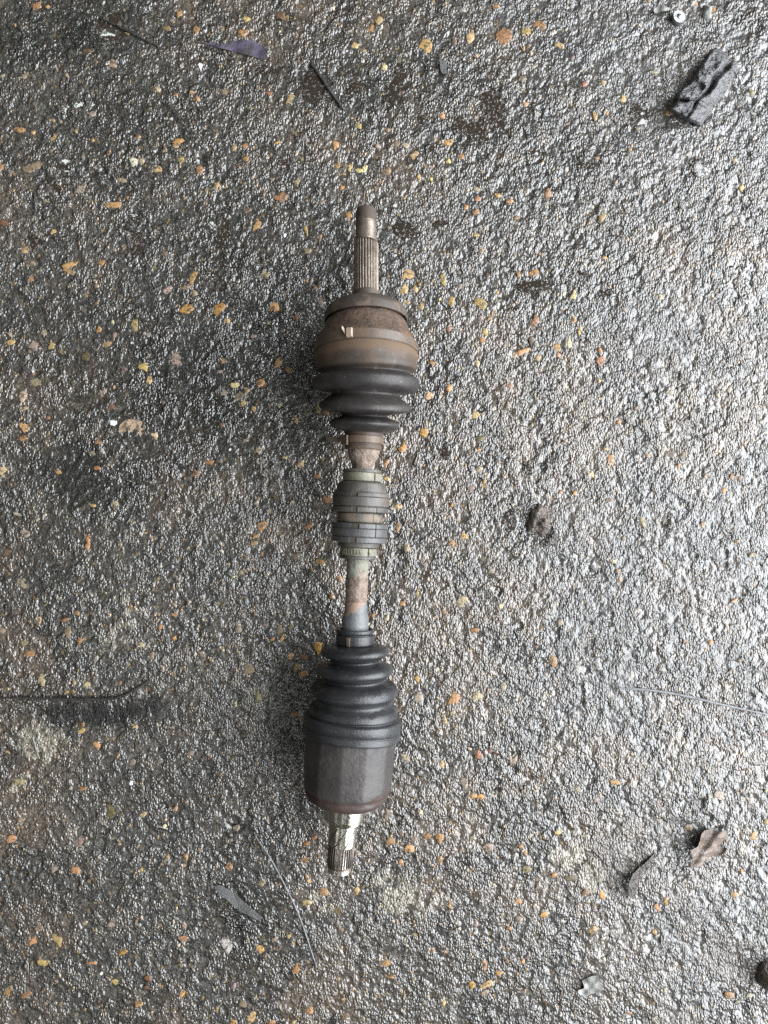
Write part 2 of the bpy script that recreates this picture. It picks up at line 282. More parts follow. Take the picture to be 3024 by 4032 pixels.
# each crop: origin in the photograph, then x,y,w,h,colour in crop units of 0.6076 px
ST = {
 (0, 0): "235,40,75,50,o 310,45,40,30,o 1160,90,50,40,o 1600,120,65,60,y 1080,185,50,40,b 1270,195,60,60,o 1565,215,60,60,o 100,165,25,30,o 730,415,50,55,t 155,495,40,45,t 435,490,30,40,t 15,490,30,25,t 595,735,45,50,t 345,775,50,35,y 490,850,30,30,y 130,845,95,50,o 360,900,80,60,y 215,860,35,25,o 215,900,25,25,b 600,910,35,30,o 895,885,45,30,o 1150,915,75,40,o 1130,950,50,40,y 1240,600,40,30,o 1275,640,50,40,o 1140,615,30,25,o 1010,580,55,40,t 1460,590,60,50,t 1515,955,35,45,y 1590,945,50,50,o 1595,1020,45,45,o 705,990,30,35,o 865,1050,65,60,w 920,1045,45,60,t 1170,1035,70,55,y 1020,1100,50,60,y 1290,1100,45,75,o 1335,1235,30,30,Y 1405,1200,45,60,y 785,1165,65,35,t 210,1085,110,70,t 70,1120,40,40,t 10,1080,40,50,o 520,1215,60,80,t 730,1325,95,55,o 30,1450,70,40,r 1610,1360,40,35,o 345,1500,45,40,y 160,1620,45,60,y 740,1620,35,40,t 1065,1640,50,40,t 1200,1285,30,25,t 825,1280,30,30,o 960,1280,40,30,t 570,330,60,35,b 830,220,40,25,y 1295,425,26,52,W 1580,322,55,45,y",
 (1008, 0): "160,95,80,70,b 745,175,60,60,o 795,130,50,55,y 640,295,55,45,y 695,325,50,30,y 1395,225,60,110,y 1600,240,100,130,o 1100,300,75,80,y 1555,45,40,40,o 830,435,40,50,Y 220,640,45,75,y 85,605,50,40,r 665,815,35,40,y 855,840,40,35,o 135,920,45,30,o 515,940,60,60,o 790,950,40,35,t 905,930,45,50,b 970,940,60,40,t 1245,920,50,55,o 1025,1000,60,60,y 1330,1010,45,50,o 1245,1040,30,40,y 1205,750,40,40,o 525,1070,55,30,o 265,1180,45,50,t 165,1275,110,70,o 425,1305,50,30,t 560,1215,50,35,o 855,1110,35,50,y 1055,1145,40,50,y 1135,1160,30,35,y 805,1180,30,40,o 1215,1160,40,25,b 1565,1265,50,35,o 1435,1285,45,40,o 1430,1220,45,30,t 1360,1340,40,40,o 1425,1375,40,50,o 1640,1300,50,40,o 600,1395,60,60,o 325,1495,30,70,y 415,1540,30,70,o 10,1460,60,90,o 1430,1520,50,30,y 330,1625,50,50,t 1460,1625,30,40,t 610,1085,45,50,Y 665,1105,60,35,Y 705,1090,40,50,Y 1430,360,35,30,o 185,1525,25,25,W",
 (2016, 0): "180,165,75,55,o 95,205,60,50,y 310,295,60,35,y 75,310,30,30,o 120,345,30,40,t 385,375,30,40,b 65,510,50,40,b 590,540,40,50,y 465,550,40,40,r 720,640,40,50,y 535,755,35,65,o 615,735,30,40,o 85,675,45,40,o 1110,475,30,30,Y 920,470,50,30,t 760,970,30,30,o 230,1265,40,110,o 585,1410,50,60,y 550,1025,40,30,o 1000,735,35,40,o 1190,25,35,35,o 1550,605,40,50,l 1485,1215,30,50,y 1440,1045,35,45,t 1300,70,35,60,o 670,1185,25,40,o 30,1410,45,30,o 180,1645,35,20,o 890,5,40,25,o",
 (0, 1008): "450,55,90,45,o 445,100,70,35,y 655,45,55,45,o 195,150,55,60,o 210,50,35,40,t 1250,140,50,85,o 1205,205,90,40,t 1085,220,60,50,t 1260,240,40,50,t 1205,345,95,65,O 1420,345,80,85,O 1470,425,40,40,y 870,450,65,80,y 640,475,35,50,o 740,520,35,65,t 695,570,55,45,y 960,510,35,35,t 285,490,50,40,t 60,505,40,30,t 70,560,60,45,y 220,585,85,80,t 335,580,50,60,y 1145,680,65,85,t 930,720,75,60,y 965,805,45,50,y 1455,680,45,35,o 1520,835,50,45,Y 1600,870,40,50,y 1450,885,45,55,t 1550,910,70,60,t 1575,955,40,40,y 145,915,65,90,T 160,990,35,35,y 230,815,75,55,t 730,975,80,50,b 155,1110,90,60,o 150,1180,60,40,o 870,1115,175,100,T 1005,1165,50,55,T 640,1205,50,40,o 595,1275,60,35,t 1365,1340,80,40,o 1270,1405,60,50,o 630,1375,50,35,r 375,1400,60,40,o 20,1405,55,70,T 805,740,50,50,t 670,885,70,40,t 740,850,20,30,y 730,430,20,30,w 1440,1095,50,30,b 1590,1195,50,25,t 1640,520,40,30,t 1645,995,30,40,y 600,1615,35,30,y 740,1610,50,50,t 310,1045,40,25,r 733,1078,38,48,W 1490,1255,20,20,W 855,562,22,20,W 560,645,70,60,l 400,620,60,30,l 1430,750,30,30,t",
 (2016, 1008): "140,110,60,60,O 40,115,35,50,o 150,420,55,90,o 400,410,40,60,o 130,545,40,60,t 290,590,60,60,o 300,640,40,40,o 60,620,100,45,o 370,560,40,70,Y 440,480,30,60,y 575,675,50,70,o 575,615,25,50,o 165,660,50,40,y 400,255,40,70,Y 335,240,30,35,Y 640,1325,65,65,o 605,1250,40,20,y 515,1410,60,60,Y 695,1075,40,45,o 1020,1280,70,50,b 1115,1290,70,50,t 880,1295,30,30,o 1080,1360,30,40,o 1430,1430,40,90,o 1475,1440,30,40,o 1370,1520,40,40,o 625,1580,45,35,b 405,1535,40,30,o 315,1530,30,25,o 1035,865,45,60,w 1405,870,30,50,t 1330,905,35,30,t 600,10,40,30,o 960,265,35,50,t 215,930,40,40,t 565,810,30,30,y 1250,1425,25,30,o",
 (0, 2016): "575,165,40,60,o 570,220,40,50,o 45,255,80,70,b 145,470,60,90,t 250,700,50,50,y 440,775,55,65,l 155,850,65,45,l 185,920,70,50,o 515,840,35,60,o 420,700,55,30,o 500,655,30,40,o 270,1095,45,80,Y 560,1125,50,60,Y 480,1105,25,35,y 435,1165,30,25,o 480,1165,35,20,o 1040,745,30,40,o 1130,820,40,40,o 985,940,40,70,t 1130,665,60,35,o 1175,635,30,40,o 1540,745,50,70,t 1315,940,50,60,t 910,865,40,50,t 1525,1245,35,45,Y 1610,1010,90,70,t 530,1380,50,50,o 530,1415,45,40,y 875,1385,40,35,y 625,1510,50,40,o 1240,1565,40,50,t 165,140,80,50,t 1640,205,90,25,y 1650,155,40,40,o 1515,420,25,15,Y 850,620,40,60,y 1560,390,40,40,l 10,770,40,50,t 860,1620,40,50,t 240,40,40,40,t 110,12,50,25,t",
 (2016, 2016): "845,65,45,90,t 1235,80,40,40,o 725,170,25,40,t 1555,280,50,30,t 685,380,40,25,o 700,435,35,35,o 310,715,40,60,t 265,970,55,70,o 1285,845,35,40,o 1115,840,25,30,o 1435,575,55,25,o 1475,965,35,30,y 15,1610,45,80,t 660,320,30,30,Y 1455,190,30,30,o 690,1480,20,30,t 1630,1445,30,25,r 1510,1290,25,20,o 265,1170,35,40,w",
 (0, 3024): "725,275,70,100,l 70,455,85,50,o 540,130,60,35,o 460,125,30,30,t 1065,375,30,30,Y 135,335,50,40,t 510,480,80,60,t 350,655,50,40,t 490,665,55,50,o 920,655,35,40,y 1085,570,30,25,O 1205,575,40,55,o 1485,640,45,55,o 370,1110,75,100,y 205,1120,75,60,o 245,1040,60,45,t 280,1260,70,50,y 795,1190,75,45,O 590,1265,60,30,o 1470,1145,105,110,w 1190,1105,75,45,o 1160,1150,25,35,Y 1195,1020,40,55,t 725,1005,70,40,t 550,1005,40,35,t 745,1385,60,45,y 1180,1460,45,50,o 55,1440,70,70,o 165,1470,65,50,o 900,1525,60,45,o 985,1585,25,30,Y 960,1360,50,45,r 1630,1615,70,80,y 1515,1410,30,50,t 1410,1550,25,60,o 1510,1645,40,50,O 950,1420,50,20,r 1170,1280,50,30,l 1140,260,35,35,o 930,300,60,40,t 1530,385,40,50,t 1575,1530,50,40,t 120,90,80,50,t 852,95,36,28,W 655,1330,20,20,W 1255,460,35,30,w",
 (1008, 3024): "870,470,75,50,o 1110,440,60,40,o 1190,450,60,70,o 1350,95,60,80,t 1400,175,60,45,o 1460,185,60,45,O 850,300,50,80,t 1020,460,40,50,t 995,525,60,50,o 1190,595,35,45,o 1500,510,70,60,t 375,450,40,30,o 330,490,50,30,o 305,595,90,50,o 335,720,25,60,o 440,805,55,55,o 655,795,65,60,y 325,870,65,45,y 35,740,50,50,t 535,920,70,50,l 265,1290,50,75,o 840,1260,65,55,o 1480,1280,45,70,o 1400,1410,55,50,O 1490,1405,75,55,y 1480,1460,60,40,t 345,1570,50,60,o 570,1610,60,50,b 880,1350,35,30,O 1255,885,35,45,o 1150,1180,50,45,t 1225,1190,30,30,o 1575,1330,40,35,o 1630,1250,40,50,o 1640,1040,40,25,o 120,1105,40,35,t 215,1085,40,30,y 30,1175,70,60,o 410,570,30,40,o 660,550,50,40,t 565,1500,30,40,y 1215,1525,30,40,y 105,1645,45,30,o 240,1645,30,25,y 1390,780,35,40,t 1425,1010,40,60,t 940,615,30,40,o 485,880,20,20,y 1065,285,25,40,Y 1400,455,45,40,t",
 (2016, 3024): "665,95,70,35,o 425,135,60,50,t 545,205,35,40,t 295,420,50,50,y 55,510,45,40,o 85,550,25,35,o 95,655,70,40,l 380,710,75,55,l 270,690,40,40,o 585,825,35,60,O 205,945,65,50,o 40,865,45,40,o 40,985,50,60,t 475,800,60,60,b 520,1045,60,60,y 1000,865,45,65,O 945,905,50,40,o 920,1065,40,35,o 1410,1475,55,60,o 1570,440,60,45,o 1645,150,30,25,t 1490,670,25,40,o 1445,820,45,45,o 70,1255,30,45,o 205,1500,30,45,b 755,1590,40,25,o 1650,350,30,35,y 1145,390,50,40,t 1340,180,60,60,t 65,150,20,30,b 1462,978,36,44,W 595,1240,35,40,w 1545,1470,50,40,w",
 (1008, 1008): "55,120,75,50,t 120,335,55,60,o 265,400,40,50,r 330,165,30,35,o 420,305,45,55,t 380,205,30,25,o 75,430,30,30,l 145,690,45,90,o 25,825,60,60,o 210,740,50,40,o 405,995,40,80,y 455,1015,40,35,o 260,1065,35,60,o 150,970,20,25,Y 395,1425,40,40,o 465,1575,80,45,r 980,115,75,90,y 960,215,55,75,y 1030,215,50,50,y 1060,180,30,25,o 970,300,45,35,y 1070,325,45,60,y 1210,150,40,90,y 1320,200,35,50,t 1265,300,40,70,y 1455,310,80,60,y 1190,280,25,30,y 1565,235,30,30,o 1525,385,30,80,o 1250,475,40,50,r 1465,550,60,50,O 1485,495,35,45,y 1455,405,45,40,t 1130,540,35,30,t 1140,690,50,25,O 1435,700,40,55,Y 1250,855,40,50,o 1120,900,70,55,y 1425,1030,60,55,y 1085,1140,50,85,O 1455,1185,70,40,l 950,1245,50,55,O 845,1340,35,60,o 1090,1355,25,20,o 850,1440,50,30,y 1445,1380,45,45,t 1450,1260,35,35,o 1480,1460,30,30,o 1395,1500,60,50,t 1270,1610,30,40,o 920,1620,50,40,y 1630,965,30,70,l 1640,840,50,40,o 20,1260,50,60,t 285,1360,40,60,y 185,1305,40,25,Y 268,515,14,20,W",
 (1008, 2016): "420,325,85,45,o 335,95,60,40,o 40,90,70,60,o 10,150,30,40,y 540,435,30,45,o 490,545,35,40,o 265,285,50,40,t 35,270,30,40,b 400,880,65,85,O 65,730,35,45,t 150,755,60,70,l 225,745,50,40,l 170,815,25,70,o 105,825,35,25,o 220,935,45,45,y 265,1010,50,60,y 300,1050,60,50,o 310,945,50,40,b 250,1310,50,50,o 290,1330,40,20,o 920,100,45,70,o 1270,200,45,80,o 1350,155,35,45,O 1045,530,30,60,y 945,590,50,30,o 1330,580,80,80,t 1585,610,40,45,Y 1415,765,55,40,o 850,680,35,50,t 1045,1085,45,50,o 1055,1190,65,75,t 1285,1205,80,90,o 1220,1340,40,60,y 1270,1300,50,30,t 1430,1190,60,60,t 1600,1130,40,60,t 970,1600,70,90,t 1440,1565,60,60,r 1205,1635,40,50,y 1650,1610,30,80,t 1515,1545,30,35,r 760,670,40,25,o 1355,1270,25,20,y 1220,650,40,30,o 975,230,50,60,t 1525,385,40,40,t 20,1190,50,80,t",
}
stones = []
for (ox, oy), txt in ST.items():
    for it in txt.split():
        a = it.split(','); x, y, ww, hh = map(float, a[:4])
        stones.append((ox + x * .6076, oy + y * .6076, ww * .6076, hh * .6076, a[4]))
stones.sort(key=lambda s: -s[2] * s[3])

def stone_shape(seed):
    r = random.Random(seed); n = 9
    rad = [1 + r.uniform(-0.42, 0.26) for _ in range(n)]
    rings = [(0.55, 0.86), (0.86, 0.52), (1.0, 0.0)]
    v = [(r.uniform(-.1, .1), r.uniform(-.1, .1), 1.0)]
    for k, z in rings:
        for j in range(n):
            a = 2 * math.pi * (j + 0.15 * r.uniform(-1, 1)) / n
            v.append((k * rad[j] * math.cos(a), k * rad[j] * math.sin(a), z * r.uniform(.8, 1.1) if z else -0.1))
    v.append((0, 0, -1.6))
    f = [(0, 1 + j, 1 + (j + 1) % n) for j in range(n)]
    for q in range(2):
        b = 1 + q * n
        f += [(b + j, b + n + j, b + n + (j + 1) % n, b + (j + 1) % n) for j in range(n)]
    b = 1 + 2 * n
    f += [(b + j, len(v) - 1, b + (j + 1) % n) for j in range(n)]
    return v, f
SHAPES = [stone_shape(s) for s in range(10)]
SMESH = [new_mesh('stone', v, f, M_STONE) for v, f in SHAPES]

spx = np.array([[s[0], s[1]] for s in stones])
sxy = np.stack([(spx[:, 0] - CX) * PXM, -(spx[:, 1] - CY) * PXM], 1)
sh = ground_h(sxy[:, 0], sxy[:, 1])
N_PART = 300
gv, gf, gtint = [], [], []
def add_gravel(x, y, z, sx, sy, sz, a, col, k):
    v, f = SHAPES[k]; b = len(gv); ca, sa = math.cos(a), math.sin(a)
    for p in v:
        X, Y = p[0] * sx, p[1] * sy
        gv.append((x + X * ca - Y * sa, y + X * sa + Y * ca, z + p[2] * sz)); gtint.append((*col, 1.0))
    gf.extend([tuple(q + b for q in t) for t in f])
for k, (px, py, ww, hh, c) in enumerate(stones):
    col = np.array(PAL[c]) * random.uniform(0.55, 1.05); col = col if c == 'W' else col * .92 + col.mean() * .08
    col = np.clip(col * np.array([1, random.uniform(.92, 1.08), random.uniform(.8, 1.2)]), 0, .9)
    prot = random.uniform(0.0006, 0.0011) + (0.0008 if c == 'W' else 0)
    sx, sy = ww * PXM * 0.56, hh * PXM * 0.56
    z = max(sh[k], smooth_h(sxy[k:k+1, 0], sxy[k:k+1, 1])[0]) - 0.0003
    ang = random.uniform(-0.45, 0.45)
    if k < N_PART:
        o = link('stone', SMESH[random.randrange(10)], ground)
        o.location = (sxy[k, 0], sxy[k, 1], z); o.scale = (sx, sy, prot)
        o.rotation_euler = (random.uniform(-.05, .05), random.uniform(-.05, .05), ang); o.color = (*col, 1)
    else:
        add_gravel(sxy[k, 0], sxy[k, 1], z, sx, sy, prot, ang, col, random.randrange(10))
# small chips between, too many to count
NG = 1100
gxr = RNG.uniform(-.365, .365, NG); gyr = RNG.uniform(-.475, .475, NG)
ghr = ground_h(gxr, gyr)
for k in range(NG):
    c = random.choices('oyYtbrwl', [5, 4, 1.0, 8, 5, 2, 1.2, 3])[0]
    s = random.uniform(0.0007, 0.0019) * random.choice([1, 1, 1.4])
    col = np.array(PAL[c]) * random.uniform(.3, .62); col = col * .55 + col.mean() * .45
    add_gravel(gxr[k], gyr[k], ghr[k] - 0.0001, s, s * random.uniform(.5, .9), random.uniform(.0003, .0008), random.uniform(0, 6.28), col, random.randrange(10))
gm = new_mesh('gravel', gv, gf, M_GRAVEL)
ta = gm.color_attributes.new('tint', 'FLOAT_COLOR', 'POINT'); ta.data.foreach_set('color', np.array(gtint, np.float32).ravel())
gravel = link('gravel', gm, ground); gravel['kind'] = 'stuff'

# ------------------------------------------------------------------ drive shaft
AX_X = [(800, 1441), (1300, 1442), (1515, 1441), (1700, 1433), (1860, 1426), (2080, 1416), (2200, 1409), (2484, 1398), (2700, 1396), (2810, 1391), (2934, 1378), (3095, 1366), (3260, 1352), (3440, 1334)]
AX_Z = [(800, .0270), (1400, .0425), (1515, .0440), (1700, .0430), (2500, .0405), (2810, .0395), (3000, .0388), (3440, .0355)]
AX_T = [(800, 7), (1370, 7.5), (1396, 6), (1420, 2), (1435, -1), (1471, -3), (1515, 0), (1551, -5), (1601, -8), (1634, -7), (1670, -4), (1720, -1), (1760, .5), (2500, .5), (2600, 0), (2750, -2), (2810, 1), (2880, 3), (3060, 1), (3100, -3), (3150, -5), (3185, -6), (3440, -7)]
def _i(tab, y): return float(np.interp(y, [a for a, b in tab], [b for a, b in tab]))
def axis_x(py):   # smoothed
    return np.mean([_i(AX_X, py + d) for d in (-40, -20, 0, 20, 40)])
ROOT = Vector(P(1405, 2100, 0.0)); R0 = np.array(ROOT)
def frame(py):
    c = P(axis_x(py), py, _i(AX_Z, py))
    a = P(axis_x(py - 30), py - 30, _i(AX_Z, py - 30)); b = P(axis_x(py + 30), py + 30, _i(AX_Z, py + 30))
    h = b - a; h[2] = 0; h /= np.linalg.norm(h)
    t = math.radians(_i(AX_T, py))
    d = h * math.cos(t) + np.array([0, 0, math.sin(t)])          # towards the lower end
    wv = np.array([-h[1], h[0], 0.0])                           # to the photo's right
    u = np.cross(wv, d); u = u if u[2] > 0 else -u
    return c, wv, u
def ringpt(py, rpx, th):
    c, wv, u = frame(py); r = rpx * (CAM_H - c[2]) / FPX
    return c + r * (math.sin(th) * wv + math.cos(th) * u)
def catmull(pts, sub=5):
    m = max(len(p) for p in pts)
    pts = [np.array(tuple(p) + (0.0,) * (m - len(p)), float) for p in pts]; out = []
    for i in range(len(pts) - 1):
        p0 = pts[max(i - 1, 0)]; p1 = pts[i]; p2 = pts[i + 1]; p3 = pts[min(i + 2, len(pts) - 1)]
        for k in range(sub):
            t = k / sub
            out.append(0.5 * ((2 * p1) + (-p0 + p2) * t + (2 * p0 - 5 * p1 + 4 * p2 - p3) * t * t + (-p0 + 3 * p1 - 3 * p2 + p3) * t ** 3))
    out.append(pts[-1]); return out
def dense(pts, step):
    out = []
    for a, b in zip(pts[:-1], pts[1:]):
        a = np.array(a, float); b = np.array(b, float); n = max(1, int(np.linalg.norm((b - a)[:2]) / step))
        for k in range(n): out.append(a + (b - a) * k / n)
    out.append(np.array(pts[-1], float)); return out
def revolve(name, st, mat, parent, segs=96, rf=None, amp=0.0, k=200, dust=None, sharp_ang=None, t0=0.0, t1=2 * math.pi):
    """stations (py, radius px[, dust]) swept round the axis; open arc if t1-t0 < 2 pi"""
    full = t1 - t0 > 6.28; n = segs if full else segs + 1
    V, D = [], []
    for s in st:
        c, wv, u = frame(s[0]); sc_ = (CAM_H - c[2]) / FPX
        for j in range(n):
            th = t0 + (t1 - t0) * j / segs
            r = s[1] * sc_
            if rf: r *= rf(th, s[0])
            V.append(c + r * (math.sin(th) * wv + math.cos(th) * u)); D.append(dust(th, s[0]) if callable(dust) else s[2] if len(s) > 2 else (dust or 0.0))
    V = np.array(V)
    if amp:
        axis = np.repeat(np.array([frame(s[0])[0] for s in st]), n, 0)
        d = V - axis; L = np.linalg.norm(d, axis=1, keepdims=True) + 1e-9
        nz = (n3(V, k, 5) + 0.5 * n3(V, k * 2.3, 9) + 0.3 * n3(V, k * 5, 15))[:, None]
        V = V + d / L * nz * amp * np.minimum(1, L / 0.004)
    F = []
    for i in range(len(st) - 1):
        for j in range(segs):
            a, b = i * n + j, i * n + (j + 1) % n
            F.append((a, b, b + n, a + n))
    me = new_mesh(name, V - R0, F, mat, attrs={'dust': D})
    if sharp_ang: sharp(me, sharp_ang)
    return link(name, me, parent)
def band(name, y0, y1, r, thick, mat, parent, t0=0.0, t1=2 * math.pi, segs=72, dust=0.0, bev=1.2, amp=0.0):
    """closed metal or rubber strip round the axis"""
    full = t1 - t0 > 6.28
    prof = [(y0, r - thick), (y0, r - bev), (y0 + bev, r), (y1 - bev, r), (y1, r - bev), (y1, r - thick)]
    n = segs if full else segs + 1; V = []
    for s in prof:
        for j in range(n): V.append(ringpt(s[0], s[1], t0 + (t1 - t0) * j / segs))
    F = []; m = len(prof)
    for i in range(m):
        for j in range(segs):
            a, b = i * n + j, i * n + (j + 1) % n; i2 = (i + 1) % m
            F.append((a, b, i2 * n + (j + 1) % n, i2 * n + j))
    if not full:
        F.append(tuple(i * n for i in range(m))); F.append(tuple(i * n + segs for i in reversed(range(m))))
    V = np.array(V)
    if amp: V = V + (n3(V, 300, 4) * amp)[:, None] * np.array([0.3, 0.3, 1])
    me = new_mesh(name, V - R0, F, mat, attrs={'dust': [dust] * len(V)}); sharp(me, 40)
    return link(name, me, parent)
def plate(name, corners, up, h, mat, parent, bev=True):
    """small slab: four corners (world) raised by h along up"""
    c = [np.array(p) for p in corners]; u = np.array(up) / np.linalg.norm(up)
    m = sum(c) / 4
    V = c + [p + u * h * 0.75 for p in c] + [m + (p - m) * 0.86 + u * h for p in c]
    F = [(3, 2, 1, 0)] + [(i, (i + 1) % 4, 4 + (i + 1) % 4, 4 + i) for i in range(4)] + [(4 + i, 4 + (i + 1) % 4, 8 + (i + 1) % 4, 8 + i) for i in range(4)] + [(8, 9, 10, 11)]
    me = new_mesh(name, np.array(V) - R0, F, mat, smooth=False, attrs={'dust': [0.2] * 12})
    return link(name, me, parent)
def tab(name, y0, y1, r, th0, th1, h, mat, parent):
    c = [ringpt(y0, r, th0), ringpt(y0, r, th1), ringpt(y1, r, th1), ringpt(y1, r, th0)]
    cc, wv, u = frame((y0 + y1) / 2); th = (th0 + th1) / 2
    return plate(name, c, math.sin(th) * wv + math.cos(th) * u, h, mat, parent)
R = math.radians

M_RUST = worn('rusty_joint_steel', (0.088, 0.057, 0.039), (0.046, 0.033, 0.026), (0.125, 0.068, 0.034), (0.45, 0.7), 110, 0.0011, 380, spots=(0.17, 0.11, 0.072), spec=0.35)
M_SHIELD = worn('dusty_shield_steel', (0.058, 0.045, 0.036), (0.038, 0.031, 0.027), (0.095, 0.070, 0.050), (0.42, 0.62), 80, 0.0003, 500, spec=0.35)
M_STUB = worn('worn_steel', (0.22, 0.182, 0.150), (0.135, 0.104, 0.082), (0.048, 0.033, 0.025), (0.34, 0.5), 150, 0.0002, 500, metal=0.6, na=0.7)
M_BOOT = worn('dusty_black_rubber', (0.019, 0.017, 0.017), (0.034, 0.030, 0.028), (0.092, 0.060, 0.038), (0.34, 0.52), 45, 0.00022, 700, spots=(0.075, 0.066, 0.060), nscale=40, soft=(0.12, 0.95), na=0.9, spec=0.32)
M_BOOT2 = worn('grey_dusted_black_rubber', (0.015, 0.0155, 0.017), (0.027, 0.028, 0.030), (0.006, 0.006, 0.007), (0.17, 0.34), 45, 0.0003, 700, spots=(0.042, 0.042, 0.043), nscale=160, spec=0.42)
M_CLAMP = worn('brown_band_steel', (0.095, 0.064, 0.043), (0.060, 0.045, 0.035), (0.14, 0.078, 0.04), (0.38, 0.58), 70, 0.0002, 500, spec=0.4)
M_TAB = worn('tan_dusty_steel', (0.29, 0.22, 0.17), (0.21, 0.16, 0.12), None, (0.45, 0.6), 120, 0.0002, 500)
M_DAMP = worn('grey_damper_rubber', (0.040, 0.037, 0.033), (0.072, 0.063, 0.052), (0.13, 0.102, 0.075), (0.38, 0.58), 80, 0.0003, 600)
M_DAMP2 = worn('slate_damper_rubber', (0.040, 0.040, 0.041), (0.066, 0.065, 0.064), (0.15, 0.12, 0.09), (0.36, 0.52), 80, 0.0003, 600)
M_ZINC = worn('yellowed_zinc', (0.155, 0.145, 0.105), (0.085, 0.080, 0.060), (0.07, 0.058, 0.042), (0.38, 0.6), 110, 0.0006, 420, na=2.2)
M_BAR = worn('rusted_bar_steel', (0.20, 0.148, 0.118), (0.095, 0.066, 0.050), (0.155, 0.152, 0.120), (0.45, 0.75), 210, 0.0012, 380, spots=(0.30, 0.25, 0.22), nscale=120, na=2.2)
M_PAINT = worn('chipped_grey_paint', (0.075, 0.080, 0.083), (0.10, 0.105, 0.11), (0.20, 0.135, 0.10), (0.38, 0.55), 90, 0.0004, 420, nscale=110)
M_TULIP = worn('grey_painted_housing', (0.030, 0.026, 0.0255), (0.045, 0.040, 0.038), (0.040, 0.023, 0.018), (0.32, 0.5), 50, 0.0005, 200, nscale=70, spec=0.30)
M_BRIGHT = worn('polished_steel', (0.52, 0.50, 0.44), (0.36, 0.335, 0.285), (0.10, 0.08, 0.06), (0.14, 0.26), 60, 0.00008, 500, metal=1.0)
M_SPL = worn('oily_spline_steel', (0.125, 0.10, 0.080), (0.070, 0.054, 0.043), (0.018, 0.014, 0.012), (0.30, 0.46), 150, 0.0002, 500, metal=0.6, na=0.6)
M_DARK = worn('black_gap', (0.012, 0.011, 0.010), (0.018, 0.016, 0.014), None, (0.6, 0.8), 100, 0.0002, 500)

shaft = bpy.data.objects.new('drive_shaft', None); COL.objects.link(shaft); shaft.location = ROOT
shaft.empty_display_size = 0.05
tag(shaft, 'used car drive shaft with rusty outer joint, black bellows boots and bright splined end', 'drive shaft')

# outer stub: body, thread, spline
stub = revolve('outer_stub', [(822, 0.1, .9), (822, 30, .9), (826, 37, .9), (834, 39.5, .8), (868, 40, .7), (872, 40, .5), (874, 36, .5), (962, 36, .5), (962, 44, .5), (1200, 46, .5), (1200, 0.1, .5)], M_STUB, shaft, 64, sharp_ang=30, amp=0.00012, k=500)
th = []
y = 874.0
while y < 948:
    th += [(y, 38.0, .62), (y + 3.4, 41.0, .12)]; y += 6.8
th += [(950, 38.6, .4)]
revolve('thread', th, M_STUB, stub, 64)
NT1 = 26
def teeth(n, depth, duty=0.0):
    def f(a, py):
        c = math.cos(a * n); c = max(-1, min(1, c * 1.9))
        return 1 - depth * (0.5 - 0.5 * c)
    return f
revolve('spline', [(952, 38, .5), (956, 47, .35), (964, 48.6, .30), (1150, 48.8, .38), (1160, 46.5, .6), (1196, 46.5, .7)], M_STUB, stub, NT1 * 8, rf=lambda a, py: teeth(NT1, 0.15)(a, py) if py < 1156 else 0.95, dust=lambda a, py: (.62 if math.cos(a * NT1) < 0.1 else .08) if 954 < py < 1156 else .5)
revolve('collar', catmull([(1148, 43), (1152, 49.5), (1168, 50.5), (1186, 51)], 3), M_SHIELD, stub, 64, amp=0.00012, dust=.5)
# dust shield
revolve('dust_shield', [(1176, 45), (1180, 66), (1184, 74)] + catmull([(1188, 84), (1198, 112), (1212, 141), (1228, 157), (1238, 162)], 4) + [(1266, 163.5), (1267, 159.5), (1242, 157), (1222, 140), (1212, 110), (1205, 60)], M_SHIELD, shaft, 128, amp=0.00016, k=150, dust=.35, sharp_ang=50)
# joint housing
revolve('joint_housing', dense([(1222, 118, .1), (1236, 141, .1), (1264, 146, .2), (1276, 157, .3), (1300, 167, .3), (1330, 181, .3), (1352, 194, .4), (1364, 199.5, .5), (1402, 199.5, .5), (1402, 150, .5)], 7), M_RUST, shaft, 144, amp=0.00042, k=190)
# outer boot
ob = catmull([(1368, 196, .95), (1394, 200, .95), (1400, 203, .9), (1414, 203.5, .85), (1422, 200, .62), (1432, 199.5, .50), (1445, 201, .44), (1458, 197, .36), (1467, 180, .30), (1474, 176, .22), (1482, 188, .16), (1497, 207, .10), (1514, 212, .04), (1530, 207, .02), (1540, 190, .0),
              (1545, 156, .0), (1549, 138, 0), (1556, 134, .05), (1566, 142, .10), (1580, 163, .10), (1592, 177, .14), (1604, 181, .16), (1615, 175, .14), (1622, 155, .1), (1627, 120, .1), (1631, 96, .08), (1638, 90, .06), (1645, 103, .05), (1655, 125, .05),
              (1668, 136.5, .04), (1680, 133, .04), (1690, 118, .06), (1697, 92, .1), (1703, 78, .25), (1712, 74, .5), (1755, 72, .6), (1758, 72, .6), (1770, 71, .7), (1771, 60, .7)], 5)
revolve('outer_boot', ob, M_BOOT, shaft, 128, amp=0.00014, k=110)
cl = band('boot_clamp', 1364, 1395, 204.6, 6, M_CLAMP, shaft, dust=.25, segs=120)
tab('clamp_tab', 1366, 1394, 204.6, R(-18.5), R(-12.5), 0.0034, M_TAB, cl)
# bent-up tongue beside it
c0 = [ringpt(1374, 204.6, R(-26)), ringpt(1364, 204.6, R(-25.5)), ringpt(1376, 205, R(-19.6)), ringpt(1392, 205, R(-20))]
c0[0][2] += .0044; c0[1][2] += .0044; c0[0][0] += .0005; c0[0][1] += .0022; c0[1][1] += .0022; c0[1][0] += .0005
plate('clamp_tab', c0, (0.3, -.2, 1), 0.0012, M_TAB, cl)
